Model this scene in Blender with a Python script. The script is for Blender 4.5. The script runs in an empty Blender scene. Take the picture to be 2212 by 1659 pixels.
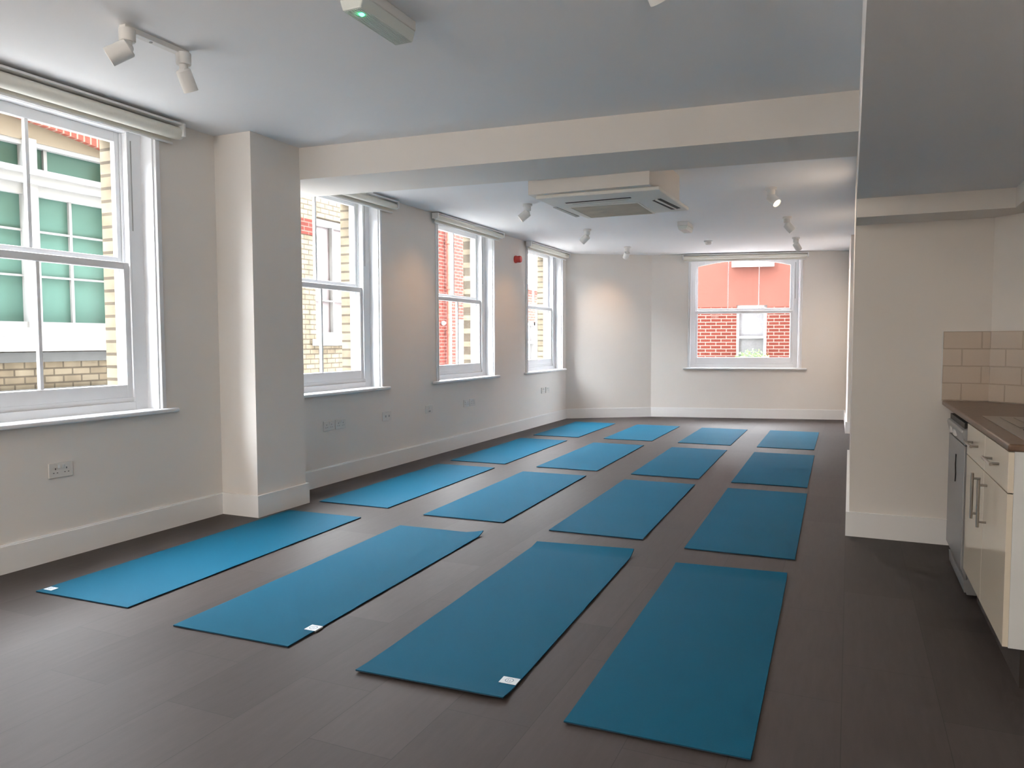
import bpy, bmesh, math, random
from mathutils import Vector, Matrix
random.seed(7)
PI = math.pi
scene = bpy.context.scene
COL = scene.collection

# ------------------------------------------------------------------ helpers
class MB:
    """collects boxes, prisms, tubes and lathes into one mesh"""
    def __init__(self):
        self.v = []; self.f = []; self.m = []
        self.M = Matrix.Identity(4)
    def add(self, vs, fs, mi=0):
        b = len(self.v)
        self.v += [tuple(self.M @ Vector(p)) for p in vs]
        self.f += [tuple(b + i for i in f) for f in fs]
        self.m += [mi] * len(fs)
        return self
    def box(self, x0, x1, y0, y1, z0, z1, mi=0):
        vs = [(x, y, z) for z in (z0, z1) for y in (y0, y1) for x in (x0, x1)]
        return self.add(vs, [(0, 2, 3, 1), (4, 5, 7, 6), (0, 1, 5, 4), (2, 6, 7, 3), (0, 4, 6, 2), (1, 3, 7, 5)], mi)
    def prism(self, poly, a0, a1, axis='z', mi=0):
        """poly of 2D points; axis x: (y,z), y: (x,z), z: (x,y)"""
        n = len(poly)
        def P(p, a):
            return {'x': (a, p[0], p[1]), 'y': (p[0], a, p[1]), 'z': (p[0], p[1], a)}[axis]
        vs = [P(p, a0) for p in poly] + [P(p, a1) for p in poly]
        fs = [tuple(range(n)), tuple(range(2 * n - 1, n - 1, -1))]
        fs += [(i, (i + 1) % n, n + (i + 1) % n, n + i) for i in range(n)]
        return self.add(vs, fs, mi)
    def tube(self, p0, p1, r0, r1=None, n=20, caps=True, mi=0):
        r1 = r0 if r1 is None else r1
        p0 = Vector(p0); p1 = Vector(p1); d = (p1 - p0).normalized()
        a = Vector((0, 0, 1)) if abs(d.z) < .9 else Vector((1, 0, 0))
        u = d.cross(a).normalized(); w = d.cross(u)
        vs = []
        for p, r in ((p0, r0), (p1, r1)):
            for i in range(n):
                t = 2 * PI * i / n
                vs.append(tuple(p + (u * math.cos(t) + w * math.sin(t)) * r))
        fs = [(i, (i + 1) % n, n + (i + 1) % n, n + i) for i in range(n)]
        if caps:
            fs += [tuple(range(n - 1, -1, -1)), tuple(range(n, 2 * n))]
        return self.add(vs, fs, mi)
    def lathe(self, prof, c, d, n=28, mi=0):
        """profile [(r, h)] along direction d from c"""
        c = Vector(c); d = Vector(d).normalized()
        a = Vector((0, 0, 1)) if abs(d.z) < .9 else Vector((1, 0, 0))
        u = d.cross(a).normalized(); w = d.cross(u)
        vs = []
        for r, h in prof:
            for i in range(n):
                t = 2 * PI * i / n
                vs.append(tuple(c + d * h + (u * math.cos(t) + w * math.sin(t)) * max(r, 1e-5)))
        fs = []
        for k in range(len(prof) - 1):
            for i in range(n):
                j = (i + 1) % n
                fs.append((k * n + i, k * n + j, (k + 1) * n + j, (k + 1) * n + i))
        return self.add(vs, fs, mi)
    def build(self, name, mat, parent=None, smooth=False, bevel=0, seg=2):
        me = bpy.data.meshes.new(name)
        me.from_pydata(self.v, [], self.f)
        bm = bmesh.new(); bm.from_mesh(me)
        bmesh.ops.recalc_face_normals(bm, faces=bm.faces)
        bm.to_mesh(me); bm.free()
        for mm in (mat if isinstance(mat, (list, tuple)) else [mat]):
            me.materials.append(mm)
        me.polygons.foreach_set('material_index', self.m)
        if smooth:
            me.polygons.foreach_set('use_smooth', [True] * len(me.polygons))
            try: me.set_sharp_from_angle(angle=math.radians(35))
            except Exception: pass
        o = bpy.data.objects.new(name, me); COL.objects.link(o)
        if parent is not None: o.parent = parent
        if bevel:
            b = o.modifiers.new('bevel', 'BEVEL'); b.width = bevel; b.segments = seg; b.limit_method = 'ANGLE'
            b.angle_limit = math.radians(40)
        return o

def tag(o, label=None, cat=None, group=None, kind=None):
    if label: o['label'] = label
    if cat: o['category'] = cat
    if group: o['group'] = group
    if kind: o['kind'] = kind
    return o

def empty(name, loc=(0, 0, 0), rz=0):
    o = bpy.data.objects.new(name, None); COL.objects.link(o)
    o.location = loc; o.rotation_euler = (0, 0, rz); o.empty_display_size = .05
    return o

def copy_tree(o, parent=None):
    c = o.copy(); COL.objects.link(c)
    if parent is not None: c.parent = parent
    for ch in list(o.children): copy_tree(ch, c)
    return c

def struct(o, label, cat):
    return tag(o, label, cat, None, 'structure')

# ------------------------------------------------------------------ materials
def srgb(r, g, b):
    def f(c):
        c /= 255.0
        return c / 12.92 if c <= .04045 else ((c + .055) / 1.055) ** 2.4
    return (f(r), f(g), f(b), 1)

def mat(name, col, rough=.5, metal=0, noise=0, nscale=20, bump=0, bscale=200, spec=.5, sheen=0, trans=0):
    m = bpy.data.materials.new(name); m.use_nodes = True
    nt = m.node_tree; b = nt.nodes['Principled BSDF']
    c = col if len(col) == 4 else (*col, 1)
    b.inputs['Base Color'].default_value = c
    b.inputs['Roughness'].default_value = rough
    b.inputs['Metallic'].default_value = metal
    b.inputs['Specular IOR Level'].default_value = spec
    if sheen: b.inputs['Sheen Weight'].default_value = sheen
    tc = nt.nodes.new('ShaderNodeTexCoord')
    if noise:
        n = nt.nodes.new('ShaderNodeTexNoise'); n.inputs['Scale'].default_value = nscale; n.inputs['Detail'].default_value = 4
        nt.links.new(tc.outputs['Object'], n.inputs['Vector'])
        mx = nt.nodes.new('ShaderNodeMix'); mx.data_type = 'RGBA'
        mx.inputs['A'].default_value = tuple(x * (1 - noise) for x in c[:3]) + (1,)
        mx.inputs['B'].default_value = tuple(min(1, x * (1 + noise)) for x in c[:3]) + (1,)
        nt.links.new(n.outputs['Fac'], mx.inputs['Factor'])
        nt.links.new(mx.outputs['Result'], b.inputs['Base Color'])
    if bump:
        n2 = nt.nodes.new('ShaderNodeTexNoise'); n2.inputs['Scale'].default_value = bscale; n2.inputs['Detail'].default_value = 3
        nt.links.new(tc.outputs['Object'], n2.inputs['Vector'])
        bp = nt.nodes.new('ShaderNodeBump'); bp.inputs['Strength'].default_value = bump; bp.inputs['Distance'].default_value = .002
        nt.links.new(n2.outputs['Fac'], bp.inputs['Height']); nt.links.new(bp.outputs['Normal'], b.inputs['Normal'])
    return m

def emis(name, col, s):
    m = bpy.data.materials.new(name); m.use_nodes = True
    b = m.node_tree.nodes['Principled BSDF']
    b.inputs['Base Color'].default_value = col
    b.inputs['Emission Color'].default_value = col; b.inputs['Emission Strength'].default_value = s
    return m

def brick(name, c1, c2, mortar, plane, w=.225, h=.075, ms=.012, bump=.4, rough=.85, bias=0., offs=.5, msmooth=.1, dirt=.25, spec=.04):
    """procedural brick on object coordinates; plane 'yz' or 'xz' picks the mapped axes"""
    m = bpy.data.materials.new(name); m.use_nodes = True
    nt = m.node_tree; b = nt.nodes['Principled BSDF']; b.inputs['Roughness'].default_value = rough; b.inputs['Specular IOR Level'].default_value = spec
    tc = nt.nodes.new('ShaderNodeTexCoord'); sp = nt.nodes.new('ShaderNodeSeparateXYZ'); cb = nt.nodes.new('ShaderNodeCombineXYZ')
    nt.links.new(tc.outputs['Object'], sp.inputs[0])
    nt.links.new(sp.outputs['Y' if plane[0] == 'y' else 'X'], cb.inputs['X'])
    nt.links.new(sp.outputs['Z' if plane[1] == 'z' else 'Y'], cb.inputs['Y'])
    t = nt.nodes.new('ShaderNodeTexBrick')
    t.inputs['Scale'].default_value = 1; t.inputs['Brick Width'].default_value = w; t.inputs['Row Height'].default_value = h
    t.inputs['Mortar Size'].default_value = ms; t.inputs['Mortar Smooth'].default_value = msmooth; t.inputs['Bias'].default_value = bias
    t.inputs['Color1'].default_value = c1; t.inputs['Color2'].default_value = c2; t.inputs['Mortar'].default_value = mortar
    t.offset = offs
    nt.links.new(cb.outputs[0], t.inputs['Vector'])
    n = nt.nodes.new('ShaderNodeTexNoise'); n.inputs['Scale'].default_value = 7; n.inputs['Detail'].default_value = 6
    nt.links.new(tc.outputs['Object'], n.inputs['Vector'])
    mp = nt.nodes.new('ShaderNodeMapRange'); mp.inputs['From Min'].default_value = .3; mp.inputs['From Max'].default_value = .7
    mp.inputs['To Min'].default_value = 1 - dirt; mp.inputs['To Max'].default_value = 1 + dirt * .3
    nt.links.new(n.outputs['Fac'], mp.inputs['Value'])
    mx = nt.nodes.new('ShaderNodeMix'); mx.data_type = 'RGBA'; mx.blend_type = 'MULTIPLY'; mx.inputs['Factor'].default_value = 1
    nt.links.new(t.outputs['Color'], mx.inputs['A']); nt.links.new(mp.outputs[0], mx.inputs['B'])
    nt.links.new(mx.outputs['Result'], b.inputs['Base Color'])
    bp = nt.nodes.new('ShaderNodeBump'); bp.inputs['Strength'].default_value = bump; bp.inputs['Distance'].default_value = .006; bp.invert = True
    nt.links.new(t.outputs['Fac'], bp.inputs['Height']); nt.links.new(bp.outputs['Normal'], b.inputs['Normal'])
    return m

def glass_mat(name, tint=(1, 1, 1, 1), gloss=.05):
    m = bpy.data.materials.new(name); m.use_nodes = True
    nt = m.node_tree; nt.nodes.clear()
    o = nt.nodes.new('ShaderNodeOutputMaterial'); mx = nt.nodes.new('ShaderNodeMixShader')
    tr = nt.nodes.new('ShaderNodeBsdfTransparent'); tr.inputs[0].default_value = tint
    gl = nt.nodes.new('ShaderNodeBsdfGlossy'); gl.inputs['Roughness'].default_value = .02
    lw = nt.nodes.new('ShaderNodeLayerWeight'); lw.inputs['Blend'].default_value = .5
    pw = nt.nodes.new('ShaderNodeMath'); pw.operation = 'POWER'; pw.inputs[1].default_value = 5
    ml = nt.nodes.new('ShaderNodeMath'); ml.operation = 'MULTIPLY_ADD'; ml.inputs[1].default_value = .35; ml.inputs[2].default_value = .035
    nt.links.new(lw.outputs['Facing'], pw.inputs[0]); nt.links.new(pw.outputs[0], ml.inputs[0]); nt.links.new(ml.outputs[0], mx.inputs[0])
    nt.links.new(tr.outputs[0], mx.inputs[1]); nt.links.new(gl.outputs[0], mx.inputs[2]); nt.links.new(mx.outputs[0], o.inputs[0])
    return m

def floor_mat():
    m = bpy.data.materials.new('vinyl_floor'); m.use_nodes = True
    nt = m.node_tree; b = nt.nodes['Principled BSDF']
    tc = nt.nodes.new('ShaderNodeTexCoord')
    mpn = nt.nodes.new('ShaderNodeMapping'); mpn.inputs['Rotation'].default_value = (0, 0, PI / 2)
    nt.links.new(tc.outputs['Object'], mpn.inputs[0])
    t = nt.nodes.new('ShaderNodeTexBrick')
    t.inputs['Scale'].default_value = 1; t.inputs['Brick Width'].default_value = .92; t.inputs['Row Height'].default_value = .305
    t.inputs['Mortar Size'].default_value = .0012; t.inputs['Mortar Smooth'].default_value = 0
    t.inputs['Color1'].default_value = (.053, .0435, .0405, 1); t.inputs['Color2'].default_value = (.066, .0545, .0510, 1)
    t.inputs['Mortar'].default_value = (0.0400, 0.0344, 0.0328, 1); t.offset = .37
    nt.links.new(mpn.outputs[0], t.inputs['Vector'])
    # soft grain along the planks
    mp2 = nt.nodes.new('ShaderNodeMapping'); mp2.inputs['Scale'].default_value = (26, 3, 1)
    nt.links.new(tc.outputs['Object'], mp2.inputs[0])
    n = nt.nodes.new('ShaderNodeTexNoise'); n.inputs['Scale'].default_value = 1.5; n.inputs['Detail'].default_value = 6; n.inputs['Roughness'].default_value = .65
    nt.links.new(mp2.outputs[0], n.inputs['Vector'])
    mr = nt.nodes.new('ShaderNodeMapRange'); mr.inputs['From Min'].default_value = .3; mr.inputs['From Max'].default_value = .7
    mr.inputs['To Min'].default_value = .92; mr.inputs['To Max'].default_value = 1.07
    nt.links.new(n.outputs['Fac'], mr.inputs['Value'])
    mx = nt.nodes.new('ShaderNodeMix'); mx.data_type = 'RGBA'; mx.blend_type = 'MULTIPLY'; mx.inputs['Factor'].default_value = 1
    nt.links.new(t.outputs['Color'], mx.inputs['A']); nt.links.new(mr.outputs[0], mx.inputs['B'])
    nt.links.new(mx.outputs['Result'], b.inputs['Base Color'])
    b.inputs['Roughness'].default_value = .52
    b.inputs['Specular IOR Level'].default_value = .11
    n3 = nt.nodes.new('ShaderNodeTexNoise'); n3.inputs['Scale'].default_value = 160; n3.inputs['Detail'].default_value = 2
    nt.links.new(tc.outputs['Object'], n3.inputs['Vector'])
    bp = nt.nodes.new('ShaderNodeBump'); bp.inputs['Strength'].default_value = .12; bp.inputs['Distance'].default_value = .001
    nt.links.new(n3.outputs['Fac'], bp.inputs['Height']); nt.links.new(bp.outputs['Normal'], b.inputs['Normal'])
    return m

WALL = mat('wall_paint', (.815, .772, .728), .75, noise=.015, nscale=3, bump=.05, bscale=400, spec=.25)
CEIL = mat('ceiling_paint', (.91, .91, .92), .85, noise=.015, nscale=2, spec=.2)
TRIM = mat('white_gloss_trim', (.88, .87, .86), .35, bump=.03, bscale=60, spec=.4)
SASH = mat('white_window_paint', (.85, .86, .88), .35, spec=.4)
FLOOR = floor_mat()
GLASS = glass_mat('window_glass')
BLIND = mat('cream_blind_fabric', (.74, .72, .65), .8, noise=.04, nscale=60, bump=.1, bscale=900)
ALU = mat('white_aluminium', (.80, .80, .79), .35)
GREYP = mat('grey_plastic', (.35, .35, .34), .45)
DARK = mat('dark_plastic', (.02, .018, .016), .5)
SPOTW = mat('white_lamp_housing', (.78, .77, .75), .45)
LENS = emis('lit_lamp_lens', (1, .90, .75, 1), 1.5)
PLATE = mat('white_socket_plastic', (.74, .71, .67), .35)
HOLE = mat('socket_hole', (.03, .03, .03), .6)
RED = mat('red_alarm_plastic', (.42, .03, .025), .4)
ACW = mat('air_conditioner_white', (.84, .81, .75), .45)
ACG = brick('intake_grille', (.72, .62, .48, 1), (.76, .66, .52, 1), (.48, .41, .31, 1), 'xy', .012, .012, .003, .3, .6, offs=0, spec=.3)
SLOT = mat('outlet_slot', (.022, .014, .010), .6)
MATB = mat('blue_foam_mat', (.002, .077, .135), .75, noise=.10, nscale=260, bump=.35, bscale=700, spec=.11)
MATE = mat('navy_mat_underside', (.006, .022, .045), .7)
TAGM = mat('white_fabric_tag', (.62, .66, .68), .7)
INK = mat('tag_ink', (.16, .22, .30), .7)
DIFF = mat('prismatic_diffuser', (.78, .83, .80), .15, bump=.2, bscale=90)
LED = emis('green_indicator', (.05, 1, .35, 1), 9)
WORK = mat('brown_worktop', (.16, .095, .06), .35, noise=.35, nscale=45)
CREAM = mat('cream_gloss_door', (.72, .65, .54), .12, spec=.5)
ENDP = mat('white_end_panel', (.68, .70, .70), .4)
PLINTH = mat('dark_plinth', (.03, .022, .018), .6)
STEEL = mat('brushed_steel', (.36, .33, .30), .3, metal=1, noise=.06, nscale=80)
SILV = mat('silver_appliance', (.34, .34, .345), .38, metal=.6)
TILE = brick('metro_tile', (.60, .50, .41, 1), (.63, .53, .44, 1), (.50, .41, .33, 1), 'xz', .2, .1035, .005, .5, .12, msmooth=.6, dirt=.03, spec=.5)

YB1, YB2 = (.130, .110, .080, 1), (.105, .086, .060, 1)
YBRICK = brick('yellow_stock_brick', YB1, YB2, (0.0549, 0.0450, 0.0333, 1), 'yz', .225, .083, .010, .7, dirt=.3)
RBRICK = brick('red_brick', (0.0734, 0.0176, 0.0128, 1), (0.0637, 0.0148, 0.0110, 1), (0.0979, 0.0538, 0.0441, 1), 'yz', .225, .075, .010, .5, dirt=.12)
FBRICK = brick('red_brick_far', (0.0666, 0.0159, 0.0109, 1), (0.0551, 0.0130, 0.0090, 1), (0.1339, 0.0876, 0.0746, 1), 'xz', .225, .075, .010, .5, dirt=.1)
RPLAIN = mat('plain_salmon', (0.092, 0.0385, 0.0295), .9, noise=.04, nscale=2, spec=.05)
WSTONE = mat('white_painted_stone', (.23, .23, .228), .7, noise=.05, nscale=14, spec=.05)
CREAMF = mat('cream_fascia', (0.1520, 0.1280, 0.0960), .7, spec=.05)
REDARCH = brick('red_arch_brick', (0.1248, 0.0374, 0.0270, 1), (0.1404, 0.0426, 0.0312, 1), (0.1872, 0.1352, 0.1092, 1), 'yz', .085, .6, .010, .5, offs=0, dirt=.1)
SLATE = mat('weathered_grey_ledge', (0.0675, 0.0693, 0.0693), .85, noise=.25, nscale=9, spec=.05)
TEAL = mat('teal_backed_glass', (0.0609, 0.1193, 0.1007), .25, noise=.05, nscale=1.5, spec=.2)
NETC = mat('net_curtain', (.118, .121, .124), .8, noise=.22, nscale=26, spec=.05)
NETP = mat('pinkish_pane', (0.1200, 0.1040, 0.1040), .3, noise=.1, nscale=4, spec=.2)
PIPE = mat('red_brown_pipe', (.22, .07, .05), .5)
LEAF = mat('green_leaves', (.16, .30, .10), .7, noise=.3, nscale=30, spec=.05)
ROOF = mat('dark_roof', (.10, .06, .05), .8, spec=.05)
PAVING = mat('pale_bounce_paving', (.78, .76, .74), .9, noise=.2, nscale=4, spec=.05)  # unseen paving, made pale to bounce skylight onto the ceiling

# ------------------------------------------------------------------ room constants
XW = -4.13            # left wall face
CN, CF = 2.69, 2.62   # ceiling heights near / far
XR = .02              # downstand / right wall face
YP = 5.21             # partition face
A = Vector((-2.953, 12.165, 0)); B = Vector((-.02, 12.832, 0))
EX = (B - A).normalized(); NO = Vector((-EX.y, EX.x, 0))      # along the far wall / outward
K = Vector((XW, 11.34, 0))                                      # left wall meets chamfer

def frame_matrix(o, u, v):
    M = Matrix.Identity(4)
    for i in range(3):
        M[i][0] = u[i]; M[i][1] = v[i]; M[i][2] = (0, 0, 1)[i]; M[i][3] = o[i]
    return M
ML = frame_matrix(Vector((XW, 0, 0)), Vector((0, 1, 0)), Vector((-1, 0, 0)))    # (u along y, v outwards)
MF = frame_matrix(A, EX, NO)

# windows in the left wall: (u0, u1)
WL = [(2.155, 3.575), (4.70, 6.125), (7.235, 8.655), (9.745, 11.14)]
ZS, ZH = .80, 2.60
HOUT, HOPP = 12.0, 4.3    # unseen wall tops, this house / opposite, set to shade facades and admit sky
WF = (.615, 2.285)

# ------------------------------------------------------------------ floor, ceilings, walls
o = MB().box(-4.45, 1.9, -4.2, 13.2, -.12, 0).build('floor', FLOOR)
struct(o, 'grey brown vinyl plank floor of the studio', 'floor')
m = MB(); m.prism([(-4.34, -4.2), (XR, -4.2), (XR, 5.0), (-4.34, 4.7)], CN, CN + .15)
o = m.build('ceiling', CEIL); struct(o, 'pale ceiling of the near half of the room', 'ceiling')
m = MB(); m.prism([(-4.34, 5.15), (.4, 5.55), (.4, 13.3), (-4.34, 13.3)], CF, CF + .15)
o = m.build('ceiling_far', CEIL); struct(o, 'pale ceiling of the far half beyond the beam', 'ceiling')
m = MB(); m.box(XR, 1.9, -4.2, YP, 2.06, 2.84)
o = m.build('ceiling_kitchen', CEIL); struct(o, 'lowered ceiling over the kitchen corner', 'ceiling')
m = MB(); m.prism([(-4.34, 4.555), (XR, 4.90), (XR, 5.555), (-4.34, 5.16)], 2.455, 2.84)
o = m.build('ceiling_beam', WALL); struct(o, 'wide boxed beam crossing the ceiling behind the pillar', 'beam')
m = MB(); m.box(XW - .02, -3.80, 4.09, 4.605, 0, CN + .03)
o = m.build('wall_pillar', WALL); struct(o, 'square white pillar between the first and second window', 'pillar')

def wall_with_holes(name, M, u0, u1, v0, v1, z0, z1, holes, material, label, hz=None):
    m = MB(); m.M = M
    cur = u0
    for h in holes:
        a, b = h[:2]; c, d = (h[2:] if len(h) > 2 else hz)
        m.box(cur, a, v0, v1, z0, z1)
        m.box(a, b, v0, v1, z0, c); m.box(a, b, v0, v1, d, z1)
        cur = b
    m.box(cur, u1, v0, v1, z0, z1)
    o = m.build(name, material); struct(o, label, 'wall'); return o

wall_with_holes('wall_left', ML, -4.2, 11.42, 0, .20, 0, 2.84, WL, WALL, 'white painted window wall along the left side', (ZS - .015, ZH + .015))
wall_with_holes('wall_outer', ML, -26, 11.55, .20, .37, -.3, HOUT, [(a + .10, b - .10) for a, b in WL], YBRICK,  # unseen height and extra length keep sky off the street facades
                'yellow brick outer leaf around the left windows', (ZS - .02, ZH - .02))
wall_with_holes('wall_far', MF, -.02, 3.3, 0, .20, 0, 2.84, [(WF[0], WF[1])], WALL, 'white end wall around the far window', (.785, 2.555))
wall_with_holes('wall_outer', MF, -.10, 12.0, .20, .36, -.3, HOUT, [(WF[0] + .06, WF[1] - .06)], FBRICK, 'red brick outer leaf around the far window', (.79, 2.56))  # carried on past the room, unseen, to keep sky off the house beyond
m = MB()
d = (A - K).normalized(); n = Vector((-d.y, d.x, 0))
m.prism([tuple(K[:2]), tuple(A[:2]), tuple((A + n * .2 + d * .05)[:2]), tuple((K + n * .2 - d * .1)[:2])], 0, 2.84)
o = m.build('wall_corner', WALL)
m2 = MB(); m2.prism([tuple((K + n * .2 - d * .1)[:2]), tuple((A + n * .2 + d * .05)[:2]), tuple((A + n * .37 + d * .1)[:2]), tuple((K + n * .37 - d * .18)[:2])], -.3, HOUT)  # added to close the corner against sky light on the facades
struct(m2.build('wall_outer', YBRICK), 'yellow brick outer leaf added round the angled corner to block sky', 'wall')
o = o; struct(o, 'white angled wall between the window wall and the end wall', 'wall')
# right hand side: partition end, recess, far section
m = MB()
m.box(.018, .30, YP + .10, 8.15, 0, 2.84); m.box(.12, .30, 8.15, 11.0, 0, 2.84)
m.prism([(-.012, 10.95), (-.045, 12.95), (.30, 12.95), (.30, 10.95)], 0, 2.84)
o = m.build('wall_right', WALL); struct(o, 'white right wall running on behind the kitchen partition', 'wall')
m = MB(); m.box(.018, 1.9, YP, YP + .10, 0, 2.84)
o = m.build('wall_partition', WALL); struct(o, 'white partition wall facing the camera beside the kitchen', 'wall')
m = MB(); m.prism([(.757, YP), (1.165, 4.76), (1.9, 4.76), (1.9, YP)], 0, 2.06)
m.box(1.165, 1.35, -4.2, 4.76, 0, 2.06)
o = m.build('wall_kitchen', WALL); struct(o, 'white angled kitchen wall behind the worktop', 'wall')
m = MB(); m.box(-4.34, 1.9, -4.35, -4.2, 0, 2.84)
o = m.build('wall_back', WALL); struct(o, 'white wall behind the camera', 'wall')
m = MB(); m.box(XR + .001, .80, 4.865, YP, 1.953, 2.06); m.box(.80, 1.165, .5, YP, 1.953, 2.06)
o = m.build('trim_bulkhead', WALL); struct(o, 'shallow boxed bulkhead under the lowered kitchen ceiling', 'bulkhead')

# skirting boards
BH, BT = .155, .02
def skirting(name, pts, label, side=1):
    """strip along pts; the board lies to the left of the direction for side=1"""
    m = MB()
    for p, q in zip(pts[:-1], pts[1:]):
        p = Vector((*p, 0)); q = Vector((*q, 0)); dd = (q - p).normalized(); nn = Vector((-dd.y, dd.x, 0)) * side
        p2 = p - dd * .0; q2 = q + dd * .0
        m.prism([tuple(p2[:2]), tuple(q2[:2]), tuple((q2 + nn * BT)[:2]), tuple((p2 + nn * BT)[:2])], 0, BH - .008)
        m.prism([tuple(p2[:2]), tuple(q2[:2]), tuple((q2 + nn * BT * .6)[:2]), tuple((p2 + nn * BT * .6)[:2])], BH - .008, BH)
    o = m.build(name, TRIM); struct(o, label, 'skirting board'); return o
skirting('baseboard_left', [(XW, -4.2), (XW, 4.09)], 'tall white skirting under the first left window', -1)
m = MB()
m.box(XW, -3.80 + BT, 4.09 - BT, 4.09, 0, BH); m.box(-3.80, -3.80 + BT, 4.09, 4.605 + BT, 0, BH)
m.box(XW, -3.80, 4.605, 4.605 + BT, 0, BH)
o = m.build('baseboard_pillar', TRIM); struct(o, 'white skirting wrapped round the pillar foot', 'skirting board')
skirting('baseboard_left', [(XW, 4.605 + BT), (XW, 11.34)], 'long white skirting under the three further left windows', -1)
skirting('baseboard_corner', [(K.x, K.y), (A.x, A.y)], 'white skirting along the angled corner wall', -1)
skirting('baseboard_far', [(A.x, A.y), (-.05, 12.825)], 'white skirting under the far window', -1)
m = MB(); m.box(.018 - BT, .018, YP - BT, 8.15, 0, BH)
o = m.build('baseboard_right', TRIM); struct(o, 'white skirting on the partition end running down the right wall', 'skirting board')
m = MB(); m.prism([(-.012, 10.95), (-.045, 12.8), (-.065, 12.8), (-.034, 10.93), (.12, 10.93), (.12, 10.95)], 0, BH)
o = m.build('baseboard_right', TRIM); struct(o, 'short white skirting on the far stretch of the right wall', 'skirting board')
m = MB(); m.box(.018, 1.165, YP - BT, YP, 0, BH)
o = m.build('baseboard_partition', TRIM); struct(o, 'white skirting along the partition foot beside the kitchen', 'skirting board')

# ------------------------------------------------------------------ windows
def window(n, M, u0, u1, z0, z1, label, bars=1, lowbars=1, arch=0, bx=.105, mid=1.745, zc=None, far=False):
    root = empty('window_%d' % n); struct(root, label, 'window')
    dl = .10                       # reveal depth to the box frame
    zt = z1
    m = MB(); m.M = M
    m.box(u0 - .002, u0 + .014, 0, dl, z0, zt); m.box(u1 - .014, u1 + .002, 0, dl, z0, zt); m.box(u0, u1, 0, dl, zt - .014, zt + .002)
    m.build('reveal_lining', SASH, root)
    m = MB(); m.M = M
    for a, b in ((u0 - .036, u0 + .004), (u1 - .004, u1 + .036)):
        m.box(a, b, -.014, 0, z0, zt + .036)
        m.box(a + (.026 if a < u0 - .01 else 0), b - (0 if a < u0 - .01 else .026), -.022, -.014, z0, zt + .036)
    m.box(u0 - .036, u1 + .036, -.014, 0, zt - .004, zt + .036)
    m.build('architrave', SASH, root, bevel=.003)
    m = MB(); m.M = M
    m.box(u0 - .112, u1 + .112, -.05, -.0005, z0 - .024, z0 + .004)
    m.box(u0, u1, -.0005, dl + .02, z0 - .014, z0 + .004)
    m.build('sill_board', SASH, root, bevel=.010, seg=3)
    # box frame
    a, b = u0 + bx, u1 - bx
    zb, zh = z0 + .085, zt - .025
    m = MB(); m.M = M
    m.box(u0, a, dl, .265, z0, zt); m.box(b, u1, dl, .265, z0, zt); m.box(a, b, dl, .265, zh, zt)
    m.box(a, b, dl, .265, z0, zb - .03); m.box(a, b, dl + .018, .265, zb - .03, zb)
    for uu in (a, b - .012): m.box(uu, uu + .012, dl, dl + .014, zb, zh)
    for uu in (a, b - .016): m.box(uu, uu + .016, .158, .166, zb, zh)
    m.build('box_frame', SASH, root, bevel=.002)
    m = MB(); m.M = M
    m.box(b + .012, b + .020, dl - .0015, dl, zh - .62, zh - .05)
    m.build('cord_slot', GREYP, root)
    st = .047
    c = (u0 + u1) / 2
    def sash(name, v0, v1, za, zb_, rb, rt, nb, arch=0):
        s = empty(name); s.parent = root
        m = MB(); m.M = M
        m.box(a + .002, a + st, v0, v1, za, zb_); m.box(b - st, b - .002, v0, v1, za, zb_)
        m.box(a + st, b - st, v0, v1, za, za + rb)
        if arch:
            # top rail cut to a shallow segmental arch
            N = 14; pts = []
            for i in range(N + 1):
                t = i / N; uu = a + st + (b - a - 2 * st) * t
                pts.append((uu, zb_ - rt + arch * (1 - (2 * t - 1) ** 2)))
            for p, q in zip(pts[:-1], pts[1:]):
                m.prism([p, q, (q[0], zb_ + .06), (p[0], zb_ + .06)], v0, v1, 'y')
        else:
            m.box(a + st, b - st, v0, v1, zb_ - rt, zb_)
        for k in range(nb):
            uu = a + st + (b - a - 2 * st) * (k + 1) / (nb + 1)
            w = .011 if nb == 1 else .0045
            m.box(uu - w, uu + w, v0 + .006, v1 - .006, za + rb, zb_ - rt + arch)
        m.build('sash_frame', SASH, s, bevel=.003)
        g = MB(); g.M = M
        vm = (v0 + v1) / 2
        g.add([(a + st - .005, vm, za + rb - .005), (b - st + .005, vm, za + rb - .005), (b - st + .005, vm, zb_ - rt + arch + .005), (a + st - .005, vm, zb_ - rt + arch + .005)], [(0, 1, 2, 3)])
        g.build('glass', GLASS, s)
        return s
    sash('lower_sash', dl + .016, dl + .056, zb, mid + .005, .082, .045, lowbars)
    up = sash('upper_sash', .168, .208, mid - .005, zh, .045, .062 if not arch else .085, bars, arch)
    # horns and outer linings of the upper sash, seen through the lower panes
    m = MB(); m.M = M
    for uu in (a + .004, b - .044):
        m.prism([(uu, mid - .005), (uu + .04, mid - .005), (uu + .04, mid - .04), (uu + .03, mid - .075), (uu + .01, mid - .09), (uu, mid - .06)], .172, .204, 'y')
    m.build('sash_horn', SASH, up, bevel=.004)
    return root

lab = {0: 'tall white sash window at the left edge facing green glazing', 1: 'white sash window just beyond the pillar, cut by its edge',
       2: 'white sash window with red brick outside, third along the left wall', 3: 'narrow looking white sash window nearest the far left corner'}
for i, (a, b) in enumerate(WL):
    window(i + 1, ML, a, b, ZS, ZH, lab[i])
window(5, MF, WF[0], WF[1], .80, 2.545, 'wide arched sash window in the far end wall', bars=2, lowbars=0, arch=.085, bx=.075, mid=1.712)

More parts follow.
